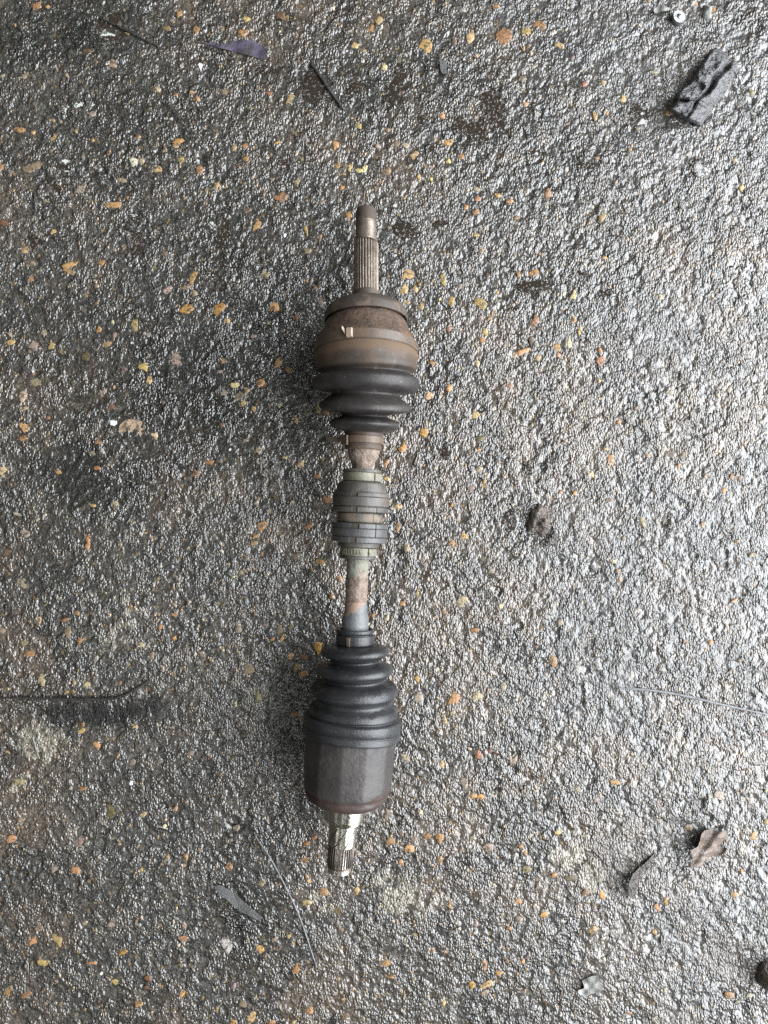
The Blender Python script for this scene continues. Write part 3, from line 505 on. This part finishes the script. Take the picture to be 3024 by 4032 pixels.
# small clamp at the boot neck, strap tail standing out to the left
cs = band('neck_clamp', 1719, 1748, 79, 5, M_CLAMP, shaft, dust=.1)
a0 = ringpt(1720, 80, R(-72)); a1 = ringpt(1748, 80, R(-72))
b0 = P(1347, 1713, a0[2] + .002); b1 = P(1347, 1752, a0[2] + .002); b2 = P(1371, 1752, a0[2] + .008); b3 = P(1371, 1713, a0[2] + .008)
plate('buckle', [b1, b2, b3, b0], (-.3, 0, 1), .0026, M_CLAMP, cs)
s0 = P(1347, 1719, a0[2]); s1 = P(1347, 1741, a0[2]); s2 = P(1298, 1741, a0[2] - .004); s3 = P(1278, 1720, a0[2] - .006)
plate('strap_tail', [s3, s2, s1, s0], (0, 0, 1), .0012, M_CLAMP, cs)
# bar: rusty cone, middle bar, lower bar
revolve('rusty_cone', dense([(1766, 61), (1774, 60), (1790, 59), (1806, 55), (1822, 47), (1836, 41), (1856, 40)], 3), M_BAR, shaft, 96, amp=0.0013, k=160, dust=.15)
revolve('shaft_bar', dense([(1840, 40, .8), (2190, 43, .9), (2204, 43.5, .85), (2262, 43.2, .66), (2278, 43, .40), (2300, 43, .1), (2380, 43, 0), (2425, 44, 0)], 5), M_BAR, shaft, 96, amp=0.00045, k=190)
def ragged(a, py): return 1.0
pv = dense([(2368, 43.2, .95), (2385, 43.9, .72), (2405, 44.6, .50), (2420, 49, .36), (2432, 52.3, .22), (2452, 52.6, .0), (2454, 51.8, 0), (2456, 52.7, 0), (2484, 53, 0)], 4)
revolve('paint_sleeve', pv, M_PAINT, shaft, 96, amp=0.0002, k=200, dust=lambda a, py: max(0, min(1, .5 + (2398 - 34 * math.sin(a) - py) / 40)) if py < 2440 else 0)
# vibration damper
dm = revolve('vibration_damper', [(1850, 44), (1850, 74), (1853, 76), (1858, 76), (1862, 74), (1864, 72.5), (1897, 72.5)] + catmull([(1897, 74), (1902, 88), (1910, 93), (1930, 99), (1938, 101)], 3) + [(1942, 104), (1996, 104), (2016, 103), (2020, 85), (2058, 85), (2062, 104), (2112, 104), (2131, 101), (2137, 82), (2152, 80), (2156, 70), (2188, 69), (2190, 71), (2198, 71), (2200, 68), (2200, 40)], M_DAMP, shaft, 96, amp=0.00018, k=200, sharp_ang=38, dust=.1)
def arcs(name, y0, y1, r, thick, gaps, mat, dust):
    gaps = sorted(gaps)
    for (g0, g1), (h0, h1) in zip(gaps, gaps[1:] + [(gaps[0][0] + 360, gaps[0][1] + 360)]):
        band(name, y0, y1, r, thick, mat, dm, R(g1), R(h0), segs=max(6, int((h0 - g1) / 5)), dust=dust, bev=2.2)
arcs('damper_ring', 1942, 1958, 111.5, 6, [(-17, -4), (178, 186)], M_DAMP, .12)
arcs('damper_ring', 1958.4, 1994, 111.8, 6, [(-60, -59), (178, 180)], M_DAMP, .18)
arcs('damper_ring', 1997, 2017, 110.5, 6, [(-16, -4), (35.4, 37.2), (178, 186)], M_DAMP, .2)
arcs('damper_ring', 2021, 2057, 90.5, 4, [(35.6, 37.0)], M_DAMP, .42)
arcs('damper_ring', 2060, 2080, 110.8, 6, [(-18, 1), (35.0, 37.0), (-62, -60)], M_DAMP2, .02)
arcs('damper_ring', 2080.3, 2111, 110.8, 6, [(35.0, 37.0), (-62, -61)], M_DAMP2, .02)
arcs('damper_ring', 2113, 2134, 108.5, 6, [(-19, -3), (120, 122)], M_DAMP2, .05)
for (y0, y1, r, a0, a1) in ((1864, 1896, 76.0, 41, 74), (2156, 2187, 72.5, 33, 70)):
    k = band('damper_clamp', y0, y1, r, 5, M_ZINC, dm, dust=.12)
    tab('buckle', y0 + .5, y1 - .5, r, R(a0), R(a1), .0014, M_ZINC, k)
    if y0 > 2000:
        for q in range(7):
            tab('clamp_rib', y0 + 6, y1 - 7, r, R(-48 + q * 9), R(-45 + q * 9), .0006, M_ZINC, k)
# inner boot
ib = catmull([(2476, 62), (2476, 72), (2481, 74.5), (2488, 74.5), (2493, 71), (2497, 70), (2536, 71)], 2) + catmull([(2537, 74), (2540, 100), (2547, 122), (2560, 134.5), (2573, 132), (2584, 118), (2592, 101), (2599, 95), (2606, 101), (2613, 124), (2622, 143), (2634, 151.5), (2647, 149), (2658, 134), (2666, 121),
      (2673, 117), (2680, 124, .35), (2688, 150, .55), (2699, 165, .50), (2715, 171.5, .30), (2729, 169, .1), (2741, 155, .0), (2749, 150, .05), (2756, 149, .2), (2763, 152, .45), (2772, 160, .60), (2784, 170, .45), (2800, 176, .1), (2809, 175, .0), (2814, 172, .1), (2817, 174, .2), (2820, 184, .1), (2826, 190, 0), (2838, 191.5, 0)], 4) + [(2864, 191.5), (2866, 189), (2868, 191.5)] + [(2892, 191.5), (2896, 190), (2897, 180)]
ib = [tuple(s) if len(s) > 2 else (s[0], s[1], 0.0) for s in [tuple(x) for x in ib]]
revolve('inner_boot', ib, M_BOOT2, shaft, 128, amp=0.0002, k=130)
ci = band('inner_boot_clamp', 2499, 2534, 75.5, 5, M_BOOT2, shaft, R(-14), R(344), segs=90)
tab('clamp_tab', 2500, 2535, 75.5, R(-22), R(-12), .0012, M_CLAMP, ci)
band('large_clamp', 2868.5, 2891, 193.6, 5, M_BOOT2, shaft, segs=120, dust=-.6)
# tulip housing
def facets(th, py):
    if py > 3096: k = max(0.0, 1 - (py - 3096) / 30)
    else: k = 1.0
    a = (th + R(7)) % R(30) - R(15)
    return 1 + 0.62 * k * (math.cos(R(15)) / math.cos(a) - 1 + 0.017)
tl = dense([(2880, 172, .2), (2896, 175, .2), (2906, 177, .1), (2990, 176, 0.05), (3070, 173.5, .2), (3096, 171, .5), (3099, 166.5, .65), (3104, 166, .65), (3108, 168.5, .6), (3120, 164, .6), (3131, 155, .8), (3141, 139, 1.0), (3148, 122, 1.0), (3152, 108, .9), (3154, 95, .5), (3156, 40, .5)], 8)
tu = revolve('inner_housing', tl, M_TULIP, shaft, 180, rf=facets, amp=0.00022, k=120)
# inner stub
ist = revolve('inner_stub', [(3146, 92, .2), (3158, 91, .12), (3160, 84, .1), (3164, 82, 0), (3206, 79, 0), (3208, 75, .3), (3210, 77.5, 0), (3222, 76, 0), (3229, 66, .1), (3232, 62, .1), (3234, 56.6, .1), (3316, 55.3, 0), (3319, 52, .3), (3321, 46, .4), (3424, 45, .5)], M_BRIGHT, shaft, 128, sharp_ang=8)
NT2 = 30
revolve('spline', [(3318, 46, .45), (3322, 52.4, .35), (3396, 51, .38), (3399, 46, .6)], M_SPL, ist, NT2 * 8, rf=teeth(NT2, 0.13), dust=lambda a, py: .78 if math.cos(a * NT2) < 0.25 else .26)
revolve('circlip', [(3399, 44, .5), (3400, 49.6, .1), (3404, 49.8, .1), (3406, 46, .5)], M_SPL, ist, 72)
revolve('spline', [(3406, 44, .6), (3408, 47.5, .5), (3417, 45, .6), (3422, 40, .7), (3423, 0.1, .7)], M_SPL, ist, NT2 * 8, rf=teeth(NT2, 0.13), dust=lambda a, py: .78 if math.cos(a * NT2) < 0.25 else .26)
# oil grooves running askew across the polished journal
for thc in (-44, -6, 36):
    V = []; F = []; n = 20
    for q in range(n + 1):
        f = q / n; py = 3238 + 76 * f; tc = R(thc + 24 - 46 * f); r = 56.6 - 1.2 * f
        for dt, dr in ((-4, -.8), (-2.4, .55), (2.4, .55), (4, -.8)):
            V.append(ringpt(py, r + dr, tc + R(dt)))
    for q in range(n):
        for s in range(3): F.append((q * 4 + s, q * 4 + s + 1, q * 4 + s + 5, q * 4 + s + 4))
    F += [(3, 2, 1, 0), (n * 4, n * 4 + 1, n * 4 + 2, n * 4 + 3)]
    link('oil_line', new_mesh('oil_line', np.array(V) - R0, F, M_DARK, attrs={'dust': [0] * len(V)}), ist)

# ------------------------------------------------------------------ loose debris
def flat_mat(name, A, B, rough=(0.4, 0.65), scale=150, bump=.0006, grit=False):
    m = worn(name, A, B, None, rough, scale, bump, 600)
    if grit:                                   # the same sand grains as the floor
        nt = m.node_tree; bm = next(n for n in nt.nodes if n.type == 'BUMP'); old = bm.inputs['Height'].links[0].from_socket
        v = nt.nodes.new('ShaderNodeTexVoronoi'); v.inputs['Scale'].default_value = 430
        nt.links.new(nt.nodes.new('ShaderNodeTexCoord').outputs['Object'], v.inputs['Vector'])
        q = nt.nodes.new('ShaderNodeMath'); q.operation = 'POWER'; q.inputs[1].default_value = 2; nt.links.new(v.outputs['Distance'], q.inputs[0])
        d = nt.nodes.new('ShaderNodeMath'); d.operation = 'MULTIPLY_ADD'; d.inputs[1].default_value = -grit; nt.links.new(q.outputs[0], d.inputs[0]); nt.links.new(old, d.inputs[2])
        nt.links.new(d.outputs[0], bm.inputs['Height']); nt.nodes['Principled BSDF'].inputs['Specular IOR Level'].default_value = 0.8
    return m
M_CLOD = flat_mat('grey_crust', (0.080, 0.080, 0.085), (0.036, 0.035, 0.035), (0.24, 0.42), 120, .0012, 1.0)
M_LEAF = worn('wet_brown_leaf', (0.115, 0.078, 0.055), (0.055, 0.038, 0.029), (0.42, 0.42, 0.44), (0.12, 0.3), 120, .0008, 600, nscale=150, na=.8)  # third colour paints the pale glints of the wet leaf
M_GLEAF = flat_mat('mud_coated_leaf', (0.085, 0.070, 0.058), (0.040, 0.034, 0.030), (0.15, 0.30), 160, .0016, 1.6)
M_STRAW = flat_mat('grey_straw', (0.17, 0.173, 0.18), (0.10, 0.10, 0.105), (0.3, 0.5), 200, .0003)
M_WIRE = flat_mat('dull_wire', (0.19, 0.19, 0.19), (0.09, 0.09, 0.088), (0.35, 0.6), 200, .0003)
M_SLIV = flat_mat('slate_splinter', (0.088, 0.088, 0.086), (0.062, 0.062, 0.061), (0.42, 0.6), 150, .0009)
M_PURP = flat_mat('purple_film', (0.085, 0.066, 0.108), (0.030, 0.027, 0.031), (0.4, 0.6), 130, .0006)
M_TWIG = flat_mat('black_twig', (0.014, 0.013, 0.013), (0.028, 0.026, 0.025), (0.4, 0.6), 200, .0006)
M_LUMP = flat_mat('brown_dirt', (0.060, 0.044, 0.034), (0.11, 0.085, 0.068), (0.2, 0.45), 170, .0014, 1.0)
M_FOIL = flat_mat('pale_flake', (0.24, 0.24, 0.22), (0.12, 0.12, 0.11), (0.35, 0.6), 180, .0008)
M_STEEL = worn('greasy_steel', (0.28, 0.28, 0.29), (0.16, 0.16, 0.165), None, (0.25, 0.45), 120, .0003, 500, metal=.8)

def obj_at(name, V, F, mat, smooth=True, ang=None):
    V = np.array(V); b = np.array([V[:, 0].mean(), V[:, 1].mean(), V[:, 2].min()])
    me = new_mesh(name, V - b, F, mat, smooth)
    if ang: sharp(me, ang)
    o = link(name, me); o.location = b; return o
def tube(name, pts, rad, mat, flat=1.0, sides=6, lift=0.0):
    """pts in photograph pixels (x, y, lift mm)"""
    w3 = []
    for p in catmull([tuple(q) + ((0,) if len(q) == 2 else ()) for q in pts], 6):
        g = P(p[0], p[1]); hx = float(smooth_h(np.array([g[0]]), np.array([g[1]]))[0])
        w3.append(P(p[0], p[1], hx + p[2] * .001 + rad * PXM * 0.6 * flat + lift))
    V, F = [], []
    for i, c in enumerate(w3):
        a = w3[max(i - 1, 0)]; b = w3[min(i + 1, len(w3) - 1)]; d = b - a; d /= np.linalg.norm(d)
        s = np.cross(d, [0, 0, 1]); s /= np.linalg.norm(s); u = np.cross(s, d)
        f = i / (len(w3) - 1); rr = rad * PXM * (1 - 0.35 * abs(2 * f - 1) ** 3) * (1 + .12 * math.sin(i * 1.7))
        for j in range(sides):
            an = 2 * math.pi * j / sides
            V.append(c + rr * (math.cos(an) * s + flat * math.sin(an) * u))
    n = sides
    for i in range(len(w3) - 1):
        for j in range(n): F.append((i * n + j, i * n + (j + 1) % n, (i + 1) * n + (j + 1) % n, (i + 1) * n + j))
    F += [tuple(reversed(range(n))), tuple(range(len(V) - n, len(V)))]
    return obj_at(name, V, F, mat)
def inside(px, py, poly):
    x = np.asarray(px); y = np.asarray(py); c = np.zeros(x.shape, bool); j = len(poly) - 1
    for i in range(len(poly)):
        xi, yi = poly[i]; xj, yj = poly[j]
        c ^= ((yi > y) != (yj > y)) & (x < (xj - xi) * (y - yi) / (yj - yi + 1e-12) + xi); j = i
    return c
def sheet(name, poly, mat, zf, thick, sub=9, glintf=None):
    """leaf or flake of a given outline (photograph px), real thickness, height from zf(x, y) in metres over the floor"""
    poly = [tuple(p) for p in catmull(list(poly) + [poly[0]], 3)[:-1]]
    cxp = sum(p[0] for p in poly) / len(poly); cyp = sum(p[1] for p in poly) / len(poly); n = len(poly)
    ringsf = [k / sub for k in range(sub, 0, -1)]
    pts = [(cxp + (p[0] - cxp) * f, cyp + (p[1] - cyp) * f) for f in ringsf for p in poly] + [(cxp, cyp)]
    top, bot = [], []
    for p in pts:
        g = P(*p); b = float(smooth_h(np.array([g[0]]), np.array([g[1]]))[0]); z = b + zf(p[0], p[1])
        top.append(P(p[0], p[1], z + thick)); bot.append(P(p[0], p[1], z))
    m = len(pts); V = top + bot; F = []
    for r_ in range(sub - 1):
        for j in range(n):
            a, b = r_ * n + j, r_ * n + (j + 1) % n
            F.append((a, b, b + n, a + n)); F.append((m + a + n, m + b + n, m + b, m + a))
    for j in range(n):
        a, b = (sub - 1) * n + j, (sub - 1) * n + (j + 1) % n
        F.append((a, b, m - 1)); F.append((2 * m - 1, m + b, m + a))
        F.append((j, m + j, m + (j + 1) % n, (j + 1) % n))
    o = obj_at(name, V, F, mat, True, 50)
    if glintf:
        at = o.data.attributes.new('dust', 'FLOAT', 'POINT'); at.data.foreach_set('value', np.array([glintf(*p) for p in pts] * 2, np.float32))  # where the painted glint sits, kept in the shared dust weight
    return o
def lump(name, px, py, rx, ry, h, mat, seed, ang=0.0, rough=.35, base=-0.2):
    V, F = [], []; nr, nt = 9, 22
    rr = np.random.RandomState(seed)
    for i in range(nr + 1):
        f = i / nr
        for j in range(nt):
            a = 2 * math.pi * j / nt
            q = 1 + rough * (vn(np.array([math.cos(a) * 1.7 + seed]), np.array([math.sin(a) * 1.7]), seed)[0] - .5) * 2
            x = px + q * rx * f * math.cos(a + ang); y = py + q * ry * f * math.sin(a + ang)
            z = h * (1 - f ** 2.6) * (0.75 + 0.7 * rough * 2 * (vn(np.array([x / 16.]), np.array([y / 16.]), seed + 3)[0] - .3)) + base * .001 * (f > .99) * 8
            g = P(x, y); V.append(np.array([g[0], g[1], max(-.003, z) if f < .99 else -.003]))
    for i in range(nr):
        for j in range(nt):
            a, b = i * nt + j, i * nt + (j + 1) % nt
            F.append((a, a + nt, b + nt, b))
    F.append(tuple(reversed(range(nr * nt, nr * nt + nt))))
    V = np.array(V); V[:, 2] += n3(V, 420, seed) * h * .12 * (V[:, 2] > 0)
    return obj_at(name, V, F, mat)

# crusted clod, split along its length
def clod():
    a = np.array([2690., 470.]); b = np.array([2872., 212.]); L = b - a; N = np.array([-L[1], L[0]]) / np.linalg.norm(L); N = N if N[0] > 0 else -N
    nu, nv_ = 74, 44; V = []; F = []
    hw = 78.0
    for i in range(nu + 1):
        u = i / nu
        for j in range(nv_ + 1):
            v = j / nv_ * 2 - 1                       # -1 left edge, +1 right edge
            e = 1 + 0.10 * (vn(np.array([u * 9]), np.array([v * 1.5]), 3)[0] - .5) * 2
            p = a + L * (u + 0.05 * v * (1 - u) * 0.6) + N * v * hw * e * (1 - 0.12 * u)
            edge_l = sstep(-1.0, -0.80, v); edge_r = 1 - sstep(0.25, 1.0, v) * 0.92
            ends = sstep(0.0, 0.055, u) * (1 - sstep(0.86, 1.0, u))
            gcen = 0.30 - 0.26 * (1 - u) + 0.07 * math.sin(u * 17)
            gd = abs(v - gcen) / (0.05 + 0.15 * sstep(.25, .8, u)); gro = math.exp(-gd * gd) * (0.35 + 0.65 * sstep(.1, .45, u))
            crk = math.exp(-((u - 0.27 - .12 * v) / 0.022) ** 2) * sstep(-.2, -.5, v) if v < 0 else 0
            h = (0.0160 + 0.0025 * (vn(np.array([u * 5]), np.array([v * 3]), 8)[0] - .5)) * edge_l * edge_r * ends
            h *= (1 - 0.78 * gro) * (1 - 0.55 * crk)
            h += 0.0050 * (vn(np.array([p[0] / 26.]), np.array([p[1] / 26.]), 12)[0] - .5) * ends * edge_l
            h += 0.0018 * (vn(np.array([p[0] / 9.]), np.array([p[1] / 9.]), 13)[0] - .5) * ends * edge_l
            if i in (0, nu) or j in (0, nv_): h = -0.003
            g = P(p[0], p[1], max(h, -.003)); V.append(g)
    n = nv_ + 1
    for i in range(nu):
        for j in range(nv_): F.append((i * n + j, i * n + j + 1, (i + 1) * n + j + 1, (i + 1) * n + j))
    b_ = len(V)
    edge = [i * n for i in range(nu + 1)] + [nu * n + j for j in range(1, n)] + [i * n + n - 1 for i in range(nu - 1, -1, -1)] + [j for j in range(n - 2, 0, -1)]
    F.append(tuple(edge))
    return obj_at('dirt_clod', V, F, M_CLOD)
tag(clod(), 'long grey crusted clod split along its length, the largest loose lump on the floor', 'dirt clod')

def crop4(pts, ox=2440, oy=3200, s=1.904): return [(ox + x / s, oy + y / s) for x, y in pts]
lf = crop4([(612, 165), (640, 132), (690, 128), (740, 140), (800, 138), (796, 200), (772, 246), (802, 268), (780, 306), (730, 330), (692, 322), (704, 372), (640, 350), (582, 348), (622, 386), (600, 410), (532, 405), (548, 350), (540, 284), (588, 250)])
def leaf_z(x, y):
    f = (x - 2720) / 140.0
    return 0.0012 + 0.0115 * max(0, 1 - f) ** 1.6 + 0.0022 * math.sin(x / 13.0 + y / 19.0) + 0.0016 * math.sin(y / 9.0)
tag(sheet('dead_leaf', lf, M_LEAF, leaf_z, .0004, 9, lambda x, y: .42 if 20 < (3430 - y) - (2800 - x) * .2 < 110 and x < 2800 else 0.0), 'wet brown curled dead leaf with ragged lobes and a raised edge', 'leaf')  # weights put a painted white glint on part of the leaf
lg = crop4([(268, 296), (200, 368), (110, 450), (68, 540), (74, 622), (140, 690), (225, 670), (262, 565), (300, 465), (312, 372)])
lg = crop4([(268, 296), (200, 368), (110, 450), (68, 540), (74, 622), (112, 640), (122, 560), (160, 478), (236, 402), (272, 340)])
def gleaf_z(x, y):
    d = (x - 2478) / 110.0 + (y - 3440) / 500.0
    return -0.0016 + 0.0105 * max(0, 1 - d) ** 1.7 + .0007 * math.sin(x / 11 + y / 8)
tag(sheet('muddy_leaf', lg, M_GLEAF, gleaf_z, .0004, 9, lambda x, y: .42 if 20 < (3430 - y) - (2800 - x) * .2 < 110 and x < 2800 else 0.0), 'narrow mud coated leaf shred standing on edge, next to the brown curled leaf', 'leaf')
tag(tube('straw', [(2428, 2710, .6), (2560, 2718, 1.2), (2700, 2741, 1.5), (2850, 2776, 1.4), (3040, 2818, 1.2)], 5.0, M_STRAW, .5), 'long pale grey straw lying in a shallow curve, running off the frame', 'straw')
tag(tube('thin_wire', [(1003, 3290, 1.0), (1060, 3372, 1.2), (1118, 3480, 1.6), (1180, 3612, 1.3), (1242, 3795, .8)], 3.0, M_WIRE, .9), 'long thin dull wire lying left of the bright splined end', 'wire')
sl = [(820 + x / 3.66, 3440 + y / 3.66) for x, y in [(88, 188), (180, 168), (330, 250), (430, 325), (600, 478), (735, 590), (782, 645), (700, 662), (560, 592), (470, 552), (390, 482), (260, 372), (140, 272)]]
tag(sheet('slate_splinter', sl, M_SLIV, lambda x, y: .0008 + .0004 * math.sin(x / 17), .0022, 5), 'flat pointed dark grey splinter lying below and left of the shaft', 'splinter')
pu = [(300 + x / 1.19, y / 1.19) for x, y in [(575, 194), (680, 206), (760, 188), (830, 192), (892, 232), (880, 278), (820, 262), (720, 236), (640, 216)]]
tag(sheet('plastic_strip', pu, M_PURP, lambda x, y: .0010 + .0006 * math.sin(x / 15), .0006, 5), 'dirty purple plastic strip half trodden into the floor', 'plastic strip')
tag(tube('twig', [(392, 72), (450, 96, .4), (520, 131, .6), (572, 157, .4), (625, 184)], 5.0, M_TWIG, .8), 'black twig pressed into the dark stained floor above the purple strip', 'twig')
tag(tube('twig', [(1222, 248, .5), (1262, 300, 1.2), (1300, 358, 1.5), (1352, 428, .5)], 7.0, M_TWIG, .8), 'short stout black twig beside the brown oil puddle', 'twig')
tag(sheet('metal_chip', [(1733, 236), (1757, 240), (1759, 282), (1748, 292), (1735, 276)], M_SLIV, lambda x, y: .0012, .002, 4), 'small upright dark grey chip between stones above the shaft', 'chip')
tag(lump('dirt_lump', 2128, 2050, 46, 60, .0065, M_LUMP, 5, .3, .8), 'crumbly brown dirt lump on the bright ground beside the damper', 'dirt lump')
tag(lump('dirt_lump', 2168, 2120, 40, 34, .0035, M_GLEAF, 9, .3, .8), 'low grey crumb of dirt just below the crumbly brown lump', 'dirt lump')
tag(lump('dark_clod', 3046, 3838, 62, 64, .020, M_LUMP, 15, .2, .25), 'dark reddish clod cut off by the frame near the bottom corner', 'dirt clod')
tag(sheet('torn_flake', [(2292, 3862), (2318, 3848), (2350, 3842), (2366, 3870), (2372, 3900), (2338, 3912), (2305, 3918), (2284, 3918), (2276, 3900), (2300, 3890)], M_FOIL, lambda x, y: .001 + .0011 * math.sin(x / 7) * math.sin(y / 8), .0008, 6), 'pale crumpled flake near the bottom of the floor', 'flake')
tag(tube('pale_sliver', [(128, 2902, .5), (138, 2935, .9), (146, 2962, .9), (155, 2988, .4)], 4.0, M_FOIL, .6), 'thin whitish sliver lying on the pale bare concrete patch', 'sliver')
tag(tube('groove_strip', [(-20, 2748, .8), (90, 2748, .8), (240, 2752, .9), (400, 2753, 1.0), (470, 2744, 1.0), (530, 2716, 1.2), (585, 2680, .8)], 5.6, M_TWIG, 1.3), 'black strip for the shaded cord running in from the frame edge above the frayed scrap', 'groove')  # raised dark strip put in for a floor groove and its shadow
# frayed scrap: a thin mat of black bristles
V, F = [], []
for q in range(260):
    x = random.uniform(190, 640); y = 2764 + random.uniform(0, 70) * (1 if x < 480 else .7) - max(0, x - 480) * .25
    L = random.uniform(18, 44); an = R(random.uniform(70, 110)); dx, dy = math.cos(an) * L, math.sin(an) * L
    z = random.uniform(.0006, .0018); wd = random.uniform(1.1, 2.2)
    b = len(V)
    for f, zz in ((0, z), (.5, z + .0006), (1, z - .0004)):
        c = (x + dx * f, y + dy * f)
        V += [P(c[0] - wd * (1 - .5 * f), c[1], zz), P(c[0], c[1], zz + wd * PXM), P(c[0] + wd * (1 - .5 * f), c[1], zz)]
    for s in (0, 3):
        F += [(b + s, b + s + 1, b + s + 4, b + s + 3), (b + s + 1, b + s + 2, b + s + 5, b + s + 4), (b + s + 2, b + s, b + s + 3, b + s + 5)]
tag(obj_at('frayed_scrap', V, F, M_TWIG), 'black frayed scrap of bristles matted into the floor below the black cord', 'scrap')

# half-buried washer and bent metal bit near the top edge
def washer(px, py, r, ri, h, tilt):
    V, F = [], []; n = 28
    prof = [(ri, 0), (ri, h), (r * .92, h), (r, h * .75), (r, 0)]
    for rr, z in prof:
        for j in range(n):
            a = 2 * math.pi * j / n
            x, y = rr * PXM * math.cos(a), rr * PXM * math.sin(a)
            V.append(np.array([x, y * math.cos(tilt), z + x * math.sin(tilt)]) + P(px, py, 0.0012))
    m = len(prof)
    for i in range(m):
        for j in range(n):
            F.append((i * n + j, i * n + (j + 1) % n, ((i + 1) % m) * n + (j + 1) % n, ((i + 1) % m) * n + j))
    return obj_at('washer', V, F, M_STEEL, True, 40)
wsh = washer(2668, 76, 27, 12, .004, -.25)
tag(wsh, 'half buried round steel washer near the top edge', 'washer')
link('hub', new_mesh('hub', *(lambda c: ([(.0026 * math.cos(2 * math.pi * j / 10) * k, .0026 * math.sin(2 * math.pi * j / 10) * k, z) for k, z in ((1, .001), (1, .0052), (.6, .0062)) for j in range(10)], [(i * 10 + j, i * 10 + (j + 1) % 10, (i + 1) * 10 + (j + 1) % 10, (i + 1) * 10 + j) for i in range(2) for j in range(10)] + [tuple(range(20, 30))]))(0), M_STEEL), wsh)
tag(sheet('metal_scrap', [(2575, 34), (2600, 20), (2612, 14), (2622, 28), (2640, 30), (2632, 42), (2606, 44), (2590, 52), (2577, 48)], M_FOIL, lambda x, y: .002 + .0012 * math.sin(x / 9), .0016, 5), 'small pale bent metal scrap beside the half buried washer', 'metal scrap')
tag(lump('stone_chunk', 2782, 50, 26, 32, .006, M_FOIL, 21, .3, .4), 'pale angular stone chunk to the right of the washer', 'stone')
